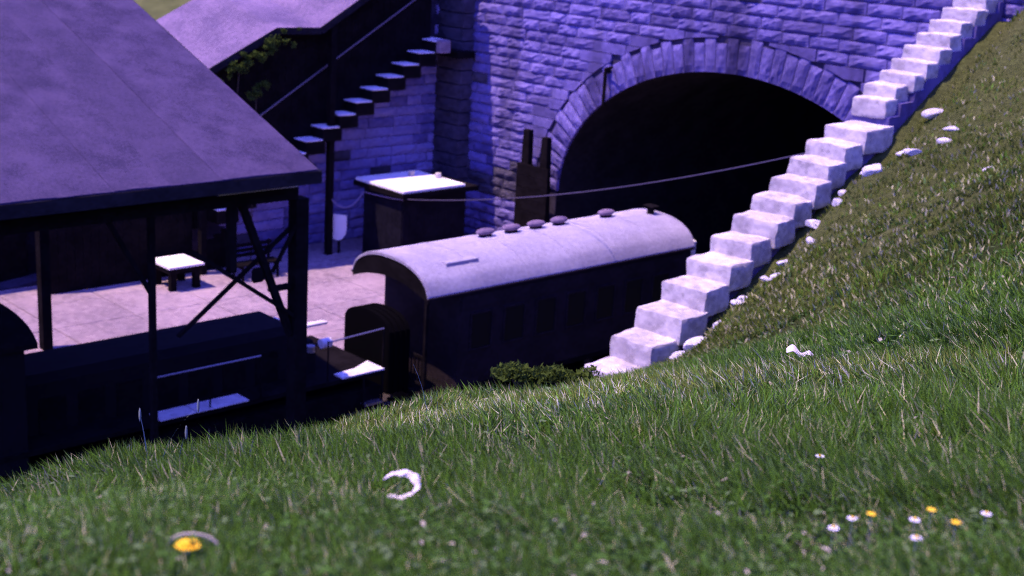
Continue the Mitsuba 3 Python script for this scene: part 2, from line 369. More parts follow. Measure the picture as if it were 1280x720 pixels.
# ------------------------------------------------------------------ covered stairs
st = thing('covered_staircase', 'dark covered staircase with a pale stepped roof climbing beside the portal', 'staircase')
SX0, SX1 = -13.16, -11.75
for k in range(-6, 8):
    y0 = 5.35 + .62 * k; zt = 5.05 + .365 * k
    if zt < 1.1: continue
    put('step', box(SX0, SX1, y0, y0 + .72, zt - .46, zt - .05, .012), 'm_tarred', st)
    put('tread', box(SX0 + .2, SX1 + .03, y0 - .03, y0 + .60, zt - .047, zt + .0, .01), 'm_pale_tread', st)
put('landing', box(SX0, -11.55, 11.0 - .45, 11.28, 7.0, 7.22, .02), 'm_tarred', st)
put('landing_block', box(-11.95, -11.55, 9.75, 10.22, 7.2, 7.62, .03), 'm_concrete', st)
# boarding planks under the roof
EY = [(-.6, 6.1), (1.45, 7.1), (3.6, 8.15), (5.15, 8.12), (10.2, 11.05)]
def eave_z(y): return float(np.interp(y, [e[0] for e in EY], [e[1] for e in EY]))
y = .9
while y < 9.95:
    zb = 5.05 + .365 * math.floor((y + .12 - 5.35) / .62) - .3
    put('board', box(-12.42, -12.37, y + .004, y + .242, zb, eave_z(y) + .1), 'm_tarred', st); y += .246
y = -3.4
while y < 2.45:
    put('understair_board', box(-12.24, -12.2, y + .004, y + .242, .91, max(3.1, stair_z(y) + 1.0) if y < .9 else stair_z(y) - .75), 'm_tarred', st); y += .246
put('handrail', cat([rod((-12.30, 1.2, stair_z(1.2) + 1.75), (-12.30, 9.6, stair_z(9.6) + 1.75), .03)]), 'm_steel', st)
rf = None
xe, xb = -11.7, -15.5
for i in range(len(EY) - 1):
    (ya, za), (yb, zb) = EY[i], EY[i + 1]
    th = .14
    V = np.array([[xe, ya, za], [xe, yb, zb], [xb, yb, zb + .2 * 3.8], [xb, ya, za + .2 * 3.8]])
    V = np.vstack([V, V - [0, 0, th]])
    F = [[0, 1, 2, 3], [7, 6, 5, 4], [0, 4, 5, 1], [1, 5, 6, 2], [2, 6, 7, 3], [3, 7, 4, 0]]
    put('roof_slab', (V, np.array(F)), 'm_stair_roof', st)
    n_ = max(1, int((yb - ya) / 1.05))
    put('eave_board', beam((xe + .03, ya, za - .10), (xe + .03, yb, zb - .10), .05, .2), 'm_black_wood', st)
for yy in (1.2, 5.75):
    put('post', box(-12.02, -11.82, yy - .1, yy + .1, .9, eave_z(yy) - .05, .01), 'm_tarred', st)
put('back_wall', prism_yz([(-.6, 3.2), (10.2, 6.6), (10.2, 11.6), (5.15, 8.7), (3.6, 8.7), (-.6, 6.7)], -15.4, -15.25), 'm_tarred', st)

# creepers on the stair side
def leaf_cloud(c, r, n, size, g):
    d = g.normal(size=(n, 3)); d /= np.linalg.norm(d, axis=1, keepdims=True)
    P = np.asarray(c) + d * (g.random((n, 1)) ** .5) * np.asarray(r)
    a = g.normal(size=(n, 3)); a /= np.linalg.norm(a, axis=1, keepdims=True)
    b = np.cross(a, g.normal(size=(n, 3))); b /= np.linalg.norm(b, axis=1, keepdims=True)
    sz = size * g.uniform(.6, 1.3, (n, 1))
    V = np.stack([P - a * sz, P + b * sz * .45, P + a * sz, P - b * sz * .45], 1).reshape(-1, 3)
    i = np.arange(n) * 4
    return V, np.stack([i, i + 1, i + 2, i + 3], 1)
g = np.random.default_rng(5)
def creeper(label, stem, clumps):
    t = thing('climbing_plant', label, 'climbing plant')
    put('stem', cat([rod(stem[i], stem[i + 1], .02, 5) for i in range(len(stem) - 1)]), 'm_bark', t)
    Vs, Fs, o = [], [], 0
    for c, r, n in clumps:
        V, F = leaf_cloud(c, r, n, .055, g); Vs.append(V); Fs.append(F + o); o += len(V)
    k = put('leaves', (np.vstack(Vs), np.vstack(Fs)), 'm_leaf', t); lab(k, None, None, None, 'stuff')
def along(p0, p1, n, r0, r1, dens):
    p0, p1 = np.array(p0), np.array(p1); out = []
    for _ in range(n):
        c = p0 + (p1 - p0) * g.random() + g.normal(size=3) * [.03, .14, .12]; r = g.uniform(r0, r1)
        out.append((c, (r * .6, r * g.uniform(.7, 1.5), r * g.uniform(.5, 1.2)), int(dens * r)))
    return out
creeper('olive green creeper spilling under the lower eave of the stair roof', [(-11.75, 2.0, .9), (-11.72, 2.1, 4.5), (-11.68, 2.3, 7.0)],
        along((-11.6, 1.6, 6.75), (-11.6, 3.6, 7.72), 26, .06, .2, 420) + along((-11.62, 3.4, 7.7), (-11.62, 4.6, 7.8), 7, .05, .12, 350))
creeper('small tuft of creeper on the dark boards just above the big roof edge', [(-11.75, 2.75, .9), (-11.72, 2.8, 4.0), (-11.7, 2.9, 6.2)],
        along((-11.62, 2.6, 6.2), (-11.62, 3.1, 6.5), 9, .06, .16, 420))

# ------------------------------------------------------------------ station building seen under the shed roof
bl = thing('station_building', 'dark station building in shade at the back of the platform', 'building')
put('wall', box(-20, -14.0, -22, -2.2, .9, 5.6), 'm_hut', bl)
put('roof', prism_xz([(-20.5, 5.6), (-13.6, 5.6), (-13.6, 5.75), (-17, 7.2), (-20.5, 5.75)], -22.4, -2.0), 'm_black_wood', bl)
for yy in (-6.2, -9.4, -12.6, -15.8):
    w = put('window', cat([box(-14.0, -13.94, yy - .6, yy - .52, 2.0, 4.0), box(-14.0, -13.94, yy + .52, yy + .6, 2.0, 4.0), box(-14.0, -13.94, yy - .6, yy + .6, 3.92, 4.0), box(-14.0, -13.94, yy - .6, yy + .6, 2.0, 2.08)]), 'm_tarred', bl)
    put('pane', box(-13.99, -13.965, yy - .52, yy + .52, 2.08, 3.92), 'm_glass', w)
put('door', box(-13.99, -13.95, -4.3, -3.3, .95, 3.1), 'm_tarred', bl)

# ------------------------------------------------------------------ hut on the platform
hu = thing('platform_hut', 'small black hut with a bright white flat roof below the stone wall', 'hut')
hx0, hx1, hy0, hy1 = -11.4, -9.45, 6.75, 9.3
for k in range(9):
    w = (hy1 - hy0) / 9; put('board', box(hx1, hx1 + .03, hy0 + k * w + .004, hy0 + (k + 1) * w - .004, .95, 3.16), 'm_hut', hu)
for k in range(8):
    w = (hx1 - hx0) / 8; put('board', box(hx0 + k * w + .004, hx0 + (k + 1) * w - .004, hy0 - .03, hy0, .95, 3.16), 'm_hut', hu)
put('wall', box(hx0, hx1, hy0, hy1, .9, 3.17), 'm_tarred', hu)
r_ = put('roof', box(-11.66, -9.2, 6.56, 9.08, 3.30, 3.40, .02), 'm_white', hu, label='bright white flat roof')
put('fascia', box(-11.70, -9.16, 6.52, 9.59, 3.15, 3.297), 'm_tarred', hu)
for (x, y) in ((-11.0, 8.3), (-10.3, 8.85)):
    put('roof_vent', trimesh.creation.cylinder(radius=.10, height=.16, sections=14, transform=trimesh.transformations.translation_matrix((x, y, 3.48))), 'm_coping', r_, smooth=40)

# timber hoarding with two tall posts, left of the arch
hd = thing('timber_hoarding', 'black timber hoarding with two tall tapering posts beside the arch', 'hoarding')
put('post', trimesh.convex.convex_hull(np.array([(x, y, z) for z, w in ((.9, .27), (5.12, .13)) for x in (-8.47 - w, -8.47 + w) for y in (11.0 - .1, 11.0 + .1)])), 'm_tarred', hd)
put('post', trimesh.convex.convex_hull(np.array([(x, y, z) for z, w in ((.9, .30), (5.0, .12)) for x in (-7.62 - w, -7.62 + w) for y in (11.0 - .1, 11.0 + .1)])), 'm_tarred', hd)
for k in range(8):
    z0 = 1.0 + k * .38; put('board', box(-8.75, -7.32, 10.84, 10.895, z0 + .004, z0 + .374), 'm_tarred', hd)
br = thing('iron_bracket', 'short black iron bracket fixed on the left haunch of the arch', 'bracket')
put('bar', rod((-5.62, PY - .27, 6.30), (-5.62, PY - .27, 7.42), .055), 'm_tarred', br, smooth=40)
put('mount', box(-5.70, -5.54, PY - .22, PY - .1, 7.28, 7.44), 'm_tarred', br)
put('arm', rod((-5.62, PY - .27, 7.4), (-5.3, PY - .32, 7.5), .035), 'm_tarred', br, smooth=40)

# small white board on a post beside the hut
sb = thing('white_board', 'small white shield-shaped board on a stake by the hut', 'sign')
put('stake', box(-11.93, -11.87, 6.12, 6.18, .9, 2.1), 'm_tarred', sb)
a = np.linspace(math.pi, 2 * math.pi, 13)
pl = np.vstack([[(-.30, .78), (.30, .78)], np.c_[.30 * np.cos(a[::-1]), .30 + .55 * np.sin(a[::-1]) * .75 + .05]])
m = trimesh.creation.extrude_polygon(sg.Polygon(pl).buffer(0), .05)
m.apply_transform(np.array([[.8, 0, -.6, -11.80], [.6, 0, .8, 6.0], [0, 1, 0, 1.42], [0, 0, 0, 1.0]])); m.fix_normals()
put('board', m, 'm_white', sb)

# platform table
tb = thing('platform_table', 'low dark-legged table with a white top on the sunny platform', 'table')
TT = np.array([[-11.35, -.75], [-10.42, -.6], [-10.9, .66], [-12.02, .66]])
m = trimesh.creation.extrude_polygon(sg.Polygon([(-11.85, -.60), (-10.65, -.60), (-10.65, .52), (-11.85, .52)]), .06); m.apply_translation((0, 0, 1.58)); 
put('top', m, 'm_white', tb)
put('frame', box(-11.8, -10.7, -.55, .47, 1.42, 1.577), 'm_tarred', tb)
for (x, y) in ((-11.68, -.42), (-10.82, -.42), (-11.68, .34), (-10.82, .34)):
    put('leg', box(x - .09, x + .09, y - .09, y + .09, .91, 1.42), 'm_tarred', tb)
bc = thing('platform_bench', 'dark slatted bench on the platform behind the shed bracing', 'bench')
for k in range(4): put('slat', box(-11.05 + k * .13, -10.95 + k * .13, 1.6, 3.1, 1.36, 1.40), 'm_tarred', bc)
for k in range(3): put('backrest_slat', box(-11.16, -11.12, 1.6, 3.1, 1.5 + k * .15, 1.6 + k * .15), 'm_tarred', bc)
for y in (1.75, 2.95): put('leg', cat([box(-11.1, -11.04, y - .03, y + .03, .91, 1.95), box(-10.6, -10.54, y - .03, y + .03, .91, 1.36), box(-11.05, -10.55, y - .03, y + .03, 1.28, 1.355)]), 'm_tarred', bc)

# ------------------------------------------------------------------ railway coach
co = thing('railway_coach', 'dark railway coach with a pale arched roof standing before the tunnel', 'railway coach')
CL = 9.37
def roof_prof(n=25, rise=.66, inset=0., drop=0.):
    x = np.linspace(-2.9 + inset, 0 - inset, n); u_ = (x + 1.45) / 1.45
    return np.c_[x, 3.40 - drop + rise * np.sqrt(np.clip(1 - np.abs(u_) ** 2.4, 0, 1)) ** 1.15]
pr = roof_prof(); low = pr.copy(); low[:, 1] -= .07
prof = np.vstack([pr, low[::-1]])
put('roof', prism_xz(prof, 0.0, CL), 'm_coach_roof', co, smooth=35, label='pale weathered arched roof')
RK = co + '__roof'
for y in np.arange(.05, CL, 1.545):
    p2 = np.vstack([pr + [0, .014], (pr - [0, .005])[::-1]]); put('seam', prism_xz(p2, y, y + .05), 'm_coach_roof', RK, smooth=35)
put('gutter', box(-.06, .04, .0, CL, 3.31, 3.37, .01), 'm_coach_side', co); put('gutter', box(-2.94, -2.84, .0, CL, 3.31, 3.37, .01), 'm_coach_side', co)
def roof_z(x): return float(np.interp(x, pr[:, 0], pr[:, 1]))
for i, y in enumerate((3.22, 4.1, 4.97, 5.8, 7.6)):
    x = -1.72; z = roof_z(x)
    m = trimesh.creation.icosphere(subdivisions=2); m.apply_scale((.15, .30, .085)); m.apply_translation((x, y, z + .125))
    vk = put('ventilator', m, 'm_stair_roof', RK, smooth=True)
    put('neck', box(x - .09, x + .09, y - .14, y + .14, z - .03, z + .09), 'm_tarred', vk)
vk = put('chimney', trimesh.creation.cylinder(radius=.10, height=.26, sections=16, transform=trimesh.transformations.translation_matrix((-1.35, 9.0, roof_z(-1.35) + .08))), 'm_tarred', RK, smooth=40)
put('cowl', box(-1.53, -1.17, 8.85, 9.15, roof_z(-1.35) + .20, roof_z(-1.35) + .24, .01), 'm_tarred', vk)
put('hatch', box(-.95, -.45, .9, 1.9, roof_z(-.45) + .0, roof_z(-.95) - .055, .01), 'm_coach_roof', RK)
# body: vestibule at the near end, saloon behind it
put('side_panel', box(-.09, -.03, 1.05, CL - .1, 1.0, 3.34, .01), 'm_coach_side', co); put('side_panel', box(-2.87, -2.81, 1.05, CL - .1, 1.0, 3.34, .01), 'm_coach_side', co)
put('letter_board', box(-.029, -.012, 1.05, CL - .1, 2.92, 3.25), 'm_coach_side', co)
eb = np.vstack([roof_prof(25, .64, .03, .075), [(-.03, 1.0), (-2.87, 1.0)]])
put('end_wall', prism_xz(eb, 1.0, 1.06), 'm_coach_side', co); put('end_wall', prism_xz(eb, CL - .16, CL - .1), 'm_coach_side', co)
inn = np.c_[pr[:, 0], np.full(len(pr), 3.33) - .10 + .30 * np.clip(1 - np.abs((pr[:, 0] + 1.45) / 1.45) ** 2, 0, 1)]
put('end_fascia', prism_xz(np.vstack([roof_prof(25, .64, .02, .072), inn[::-1]]), .02, .07), 'm_tarred', co)
for x in (-.12,): put('vestibule_post', box(x - .04, x + .04, .04, .12, 1.0, 3.3), 'm_tarred', co)
for x0, x1 in ((-2.84, -2.3), (-.6, -.06)):
    put('vestibule_gate', cat([box(x0, x1, .05, .09, 1.85, 1.92), box(x0, x1, .05, .09, 1.2, 1.26)] + [box(x, x + .025, .055, .085, 1.2, 1.9) for x in np.linspace(x0, x1 - .03, 5)]), 'm_tarred', co)
def hood_prof(o=0.0):
    u_ = np.linspace(-1, 1, 17); return np.vstack([np.c_[-1.45 + (.84 + o) * u_, 2.42 + o + .40 * np.sqrt(1 - u_ ** 2 * .98)], [(-.61 + o, 1.0), (-2.29 - o, 1.0)]])
gw = put('gangway', prism_xz(hood_prof(), -.62, .02), 'm_bellows', co, smooth=35)
for k in range(4): put('bellows_fold', prism_xz(hood_prof(.03), -.61 + k * .16, -.55 + k * .16), 'm_bellows', gw, smooth=35)
for k in range(7):
    y = 1.7 + k * 1.07; w = put('window', cat([box(-.028, .0, y - .36, y - .31, 1.85, 2.8), box(-.028, .0, y + .31, y + .36, 1.85, 2.8), box(-.028, .0, y - .36, y + .36, 2.75, 2.8), box(-.028, .0, y - .36, y + .36, 1.85, 1.9)]), 'm_coach_side', co)
    put('pane', box(-.029, -.02, y - .31, y + .31, 1.9, 2.75), 'm_glass', w)
put('floor', box(-2.88, -.02, .02, CL, .88, 1.0), 'm_tarred', co)
put('far_end_hood', prism_xz(np.vstack([roof_prof(17, .5, .35, .35), [(-.35, 2.3), (-2.55, 2.3)]]), CL - .09, CL + .5), 'm_white', co, label='pale hood on the far end of the coach')
for yb in (1.9, 7.4):
    bg = put('bogie', box(-2.3, -.6, yb - .2, yb + .2, .4, .85), 'm_tarred', co)
    for x in (-2.4, -.6): put('side_frame', box(x, x + .1, yb - 1.1, yb + 1.1, .38, .62), 'm_tarred', bg)
    for dy in (-.8, .8):
        for xr in (-2.17, -.73): put('wheel', trimesh.creation.cylinder(radius=.43, height=.12, sections=24, transform=trimesh.transformations.translation_matrix((xr, yb + dy, .43)) @ trimesh.transformations.rotation_matrix(math.pi / 2, (0, 1, 0))), 'm_steel', bg, smooth=40)

# ------------------------------------------------------------------ locomotive under the shed
lo = thing('locomotive', 'black locomotive with pale walkway plates in the shade of the shed', 'locomotive')
hoodp = [(-2.2, 1.5), (-.72, 1.5), (-.72, 2.9), (-.86, 3.06), (-2.06, 3.06), (-2.2, 2.9)]
put('hood', prism_xz(hoodp, -9.4, -3.15), 'm_engine', lo)
put('front_hood', prism_xz([(x, z - (.45 if z > 2 else 0)) for x, z in hoodp], -3.15, -2.55), 'm_engine', lo)
for k in range(7): put('side_louvre', box(-.719, -.70, -8.9 + k * .8, -8.35 + k * .8, 1.75, 2.6, .004), 'm_tarred', lo)
put('frame', box(-2.8, -.1, -12.8, -1.2, 1.0, 1.50), 'm_tarred', lo)
put('walkway', box(-2.9, -.02, -12.8, -1.15, 1.80, 1.90), 'm_tarred', lo)
put('walkway_plate', box(-.44, .02, -6.75, -5.95, 1.905, 1.94, .008), 'm_worn_steel', lo); put('walkway_plate', box(-.44, .02, -5.93, -4.72, 1.905, 1.94, .008), 'm_worn_steel', lo, label='worn pale walkway plate at the middle')
m = trimesh.creation.extrude_polygon(sg.Polygon([(.02, -2.35), (.02, -1.2), (-.62, -1.2), (-.36, -1.75), (-.30, -2.35)]), .035); m.apply_translation((0, 0, 1.905)); put('end_plate', m, 'm_worn_steel', lo)
put('plank', box(-2.45, -2.25, -1.9, -1.15, 2.36, 2.42, .01), 'm_worn_steel', lo); put('plank', box(-2.42, -2.22, -2.8, -2.5, 2.6, 2.72, .01), 'm_worn_steel', lo)
put('handrail', rod((-.05, -2.7, 2.80), (-.05, -1.2, 2.86), .02), 'm_steel', lo)
hr = put('handrail', rod((-.05, -6.9, 2.82), (-.05, -4.4, 2.82), .02), 'm_steel', lo)
for y in (-6.9, -5.6, -4.4, -2.7, -1.2): put('stanchion', rod((-.05, y, 1.9), (-.05, y, 2.82), .018), 'm_tarred', hr)
put('lamp', trimesh.creation.cylinder(radius=.11, height=.25, sections=16, transform=trimesh.transformations.translation_matrix((-.3, -2.6, 2.70)) @ trimesh.transformations.rotation_matrix(math.pi / 2, (1, 0, 0))), 'm_worn_steel', lo, smooth=40)
put('bell', trimesh.creation.cylinder(radius=.10, height=.14, sections=16, transform=trimesh.transformations.translation_matrix((-.35, -2.95, 2.62))), 'm_steel', lo, smooth=40)
cb = put('cab', cat([box(-2.85, -.05, -12.6, -9.4, 1.5, 4.0, .03)]), 'm_engine', lo)
put('cab_roof', prism_xz(np.vstack([roof_prof(17, .35, -.05, -.6)[:, :], [(.05, 3.9), (-2.95, 3.9)]]), -12.8, -9.2), 'm_tarred', lo, smooth=35)
for y0 in (-12.2, -10.9): put('cab_window', box(-.049, -.03, y0, y0 + 1.0, 2.8, 3.6), 'm_glass', cb)
for k, zz in enumerate((1.15, .7)): put('step', box(-.25, .08, -1.75, -1.25, zz, zz + .05), 'm_steel', lo)
put('step_hanger', cat([box(-.02, .02, -1.78, -1.74, .65, 1.8), box(-.02, .02, -1.26, -1.22, .65, 1.8)]), 'm_tarred', lo)
for yb in (-3.2, -10.6):
    bg = put('bogie', box(-2.4, -.5, yb - .25, yb + .25, .4, .9), 'm_tarred', lo)
    for x in (-2.5, -.5): put('side_frame', box(x, x + .1, yb - 1.3, yb + 1.3, .35, .85), 'm_tarred', bg)
    for dy in (-.9, .9):
        for xr in (-2.17, -.73): put('wheel', trimesh.creation.cylinder(radius=.48, height=.12, sections=24, transform=trimesh.transformations.translation_matrix((xr, yb + dy, .48)) @ trimesh.transformations.rotation_matrix(math.pi / 2, (0, 1, 0))), 'm_steel', bg, smooth=40)
put('fuel_tank', box(-2.4, -.5, -8.6, -5.4, .35, .98, .05), 'm_tarred', lo)

# ------------------------------------------------------------------ shed roof over the tracks
sh = thing('train_shed', 'open timber train shed with a big sloping felt roof over the tracks', 'train shed')
CE, YE, YB, ZE, PT = 3.0, -5.19, -17.0, 7.37, .347
RX = -5.2; RZ = ZE + PT * (CE - RX); FX = -8.4; FZ = RZ - PT * (RX - FX)
rk = put('roof', prism_xz([(CE, ZE), (RX, RZ), (FX, FZ), (FX, FZ - .12), (RX, RZ - .13), (CE, ZE - .10)], YB, YE), 'm_roofing', sh, label='big plain violet brown roof slope')
g = np.random.default_rng(77)
for k in range(12):
    y0 = YE - .02 - k * .98; y1 = max(y0 - .99, YB)
    if y0 <= YB: break
    o_ = .012 + .010 * (k % 2) + g.uniform(-.002, .002)
    fs = prism_xz([(CE + .03, ZE + o_ - .015), (RX, RZ + o_), (RX, RZ + .002), (CE + .03, ZE - .02)], y1, y0)
    fs = trimesh.remesh.subdivide_to_size(fs.vertices, fs.faces, .45); fv = np.array(fs[0])
    fv[:, 2] += (meshkit.fbm(fv * [.9, .9, 0] + 3) - .45) * .05 * np.clip((CE + .5 - fv[:, 0]) / 1.0, .25, 1) + .012; fv[:, 0] += np.where(fv[:, 0] > CE - .05, (meshkit.fbm(fv * [0, 2.5, 0] + 9) - .5) * .06, 0)
    put('felt_strip', trimesh.Trimesh(fv, fs[1], process=False), ('m_roofing', 'm_roofing_b', 'm_roofing_c')[int(g.integers(0, 3))], rk, smooth=30)
put('verge_board', cat([beam((CE - .02, YE + .025, ZE - .12), (RX, YE + .025, RZ - .12), .045, .20), beam((RX, YE + .025, RZ - .12), (FX, YE + .025, FZ - .12), .045, .20)]), 'm_black_wood', sh)
put('eave_board', box(CE - .0, CE + .045, YB, YE + .05, ZE - .24, ZE - .02), 'm_black_wood', sh)
for y in np.arange(YB + .3, YE, .9):
    put('rafter', beam((CE - .05, y, ZE - .19), (RX, y, RZ - .21), .08, .15), 'm_tarred', sh)
BX = 2.3
put('wall_plate', box(BX - .12, BX + .12, YB, YE - .02, 6.72, 7.02), 'm_tarred', sh)
put('rail', box(BX + .125, BX + .16, -6.9, -5.25, 6.96, 7.0), 'm_coping', sh)
for y in (-5.12, -8.12, -11.1, -14.1):
    w = .14 if y == -5.12 else .055
    put('post', box(BX - w, BX + w, y - w, y + w, -.25, 6.72, .012), 'm_tarred', sh)
put('post', box(BX - .07, BX + .07, -6.62, -6.48, 5.5, 6.72), 'm_tarred', sh)
put('brace', beam((BX, -6.35, 6.75), (BX, -5.28, 4.1), .12, .13, (1, 0, 0)), 'm_tarred', sh)
put('brace', beam((BX - .05, -5.2, 6.2), (BX - .05, -7.6, 4.45), .06, .07, (1, 0, 0)), 'm_tarred', sh)
put('brace', beam((BX + .05, -7.35, 5.98), (BX + .05, -5.2, 4.45), .07, .10, (1, 0, 0)), 'm_tarred', sh)
put('brace', beam((BX + .1, -5.2, 6.3), (BX + .1, -5.75, 5.4), .05, .06, (1, 0, 0)), 'm_tarred', sh)
put('brace', beam((BX, -8.12, 5.3), (BX, -8.9, 6.7), .07, .08, (1, 0, 0)), 'm_tarred', sh)
put('gusset', box(BX - .03, BX + .03, -6.12, -5.86, 5.22, 5.5, .04), 'm_tarred', sh)
put('girt', box(BX - .05, BX + .05, -5.75, -5.12, 5.0, 5.1), 'm_tarred', sh)
for y in (-5.45, -8.12, -11.1, -14.1):
    put('tie_beam', box(FX + .2, BX, y - .09, y + .09, 6.74, 6.98), 'm_tarred', sh)
    put('king_post', box(RX - .08, RX + .08, y - .08, y + .08, 6.98, RZ - .2), 'm_tarred', sh)
    put('far_post', box(FX + .25, FX + .5, y - .12, y + .12, .9, FZ - .2), 'm_tarred', sh)

# ------------------------------------------------------------------ stepped wing wall
ww = thing('wing_wall', 'stepped stone wing wall with sunlit white coping blocks up the bank', 'wall')
ang = math.atan2(WD[1], WD[0])
stepz = []
for i, P in enumerate(WP):
    nxt = WP[i + 1] if i + 1 < len(WP) else P + [-.05, .55, .25]
    L = np.linalg.norm(nxt[:2] - P[:2]) + .09
    hgt = .52 if i < 13 else .40
    wid = .98 + random.uniform(-.07, .07)
    if i == 12: wid += .02; L += .12
    if i > 12: wid -= .16
    m = rough_block(L, wid, hgt, 40 + i, .05, .028)
    M = np.eye(4); M[:2, 0] = WD; M[:2, 1] = WN; M[2, 2] = 1
    M = np.array([[WD[0], -WN[0], 0, 0], [WD[1], -WN[1], 0, 0], [0, 0, 1, 0], [0, 0, 0, 1.0]])
    tilt = trimesh.transformations.rotation_matrix(random.uniform(-.03, .03), (1, 0, 0)) @ trimesh.transformations.rotation_matrix(random.uniform(-.03, .03), (0, 0, 1))
    m.apply_transform(tilt); m.apply_transform(M)
    c = P[:2] + WD * L / 2 + WN * wid / 2
    m.apply_translation((c[0], c[1], P[2] - hgt / 2))
    put('coping_block', m, 'm_coping' if i < 12 else 'm_coping', ww, smooth=35)
    stepz.append(((P[:2] - W0) @ WD, P[2] - hgt + .03))
al = [stepz[0][0] - .1]; pts = [(stepz[0][0] + .02, -.28), (stepz[0][0] + .02, stepz[0][1] + .02)]
for i in range(1, len(stepz)):
    pts += [(stepz[i][0] + .06, stepz[i - 1][1] + .02), (stepz[i][0] + .06, stepz[i][1] + .02)]
pts += [(12.3, stepz[-1][1] + .02), (12.3, -.28)]
m = trimesh.creation.extrude_polygon(sg.Polygon(pts), .84)
M = np.array([[WD[0], 0, WN[0], W0[0] + WN[0] * .05], [WD[1], 0, WN[1], W0[1] + WN[1] * .05], [0, 1, 0, 0], [0, 0, 0, 1.0]])
m.apply_transform(M); m.fix_normals(); put('wall_body', m, 'm_stone_c', ww)

# ------------------------------------------------------------------ rubble stones beside the wing wall
def bz(x, y): return float(bank_z(np.array([[x]], float), np.array([[y]], float))[0, 0])
RS = [(-2.3, 1.25, .24), (-1.9, 1.5, .30), (-1.55, 1.75, .34), (-1.0, 1.7, .42), (-.55, 1.62, .46), (.15, 1.55, .26), (.5, 1.75, .22), (1.05, 1.5, .30), (1.3, 1.9, .24),
      (1.75, 1.5, .22), (2.3, 1.5, .28), (2.75, 1.75, .20), (3.3, 1.5, .34), (3.7, 1.7, .26), (4.4, 1.45, .24), (4.75, 1.85, .40), (5.05, 1.6, .32), (5.7, 1.5, .26), (5.9, 2.1, .34), (6.1, 2.6, .26), (6.5, 1.6, .28), (7.0, 2.3, .30), (8.2, 1.4, .36)]
def rubble(a, d, s_, seed, label, group):
    p = W0 + WD * a + WN * d
    m = trimesh.creation.icosphere(subdivisions=2); v = np.array(m.vertices)
    g_ = np.random.default_rng(seed); 
    for _ in range(7):
        n_ = g_.normal(size=3); n_ /= np.linalg.norm(n_); h_ = g_.uniform(.4, .75); t_ = v @ n_ - h_; v = v - np.outer(np.clip(t_, 0, None), n_)
    v = v * [s_ * g_.uniform(.45, .7), s_ * g_.uniform(.3, .5), s_ * g_.uniform(.22, .36)]
    c_, q_ = math.cos(seed), math.sin(seed); v = v @ np.array([[c_, q_, 0], [-q_, c_, 0], [0, 0, 1]])
    v = v + [p[0], p[1], bz(p[0], p[1]) + s_ * .05]
    k = put('rubble_stone', trimesh.Trimesh(v, m.faces, process=False), 'm_rubble', None, smooth=12); lab(k, label, 'stone', group)
for i, (a, d, s_) in enumerate(RS):
    rubble(a, d + .05, s_ * 1.3, 70 + i, 'pale rubble stone lying in the grass along the stepped wall', 'rubble stones along the stepped wall')
rubble(2.6, 5.0, .25, 130, 'lone pale stone out on the dry slope away from the wall', None)

# ------------------------------------------------------------------ cables
def cable(label, A, B, sag, r=.02, n=28, mat='m_cable'):
    A, B = np.array(A, float), np.array(B, float); t = np.linspace(0, 1, n)[:, None]
    P = A + (B - A) * t; P[:, 2] -= (4 * sag * t * (1 - t))[:, 0]
    k = put('cable', cat([rod(P[i], P[i + 1], r, 6) for i in range(n - 1)]), mat, None, smooth=40); lab(k, label, 'cable')
cable('thin cable strung from the hut across the dark tunnel mouth', (-9.40, 6.74, 3.10), (6.75, 4.4, 7.55), .35, .014, 40)
scene['m_cable_pale'] = plain((.30, .26, .42), .7)
cable('short slack cable hanging between the stair post and the hut', (-11.85, 5.75, 2.78), (-11.42, 6.72, 2.95), .42, .018, 16, 'm_cable_pale')
cable('pale cable fixed along the front of the hut', (-11.42, 6.72, 2.95), (-9.40, 6.72, 3.08), .02, .018, 10, 'm_cable_pale')

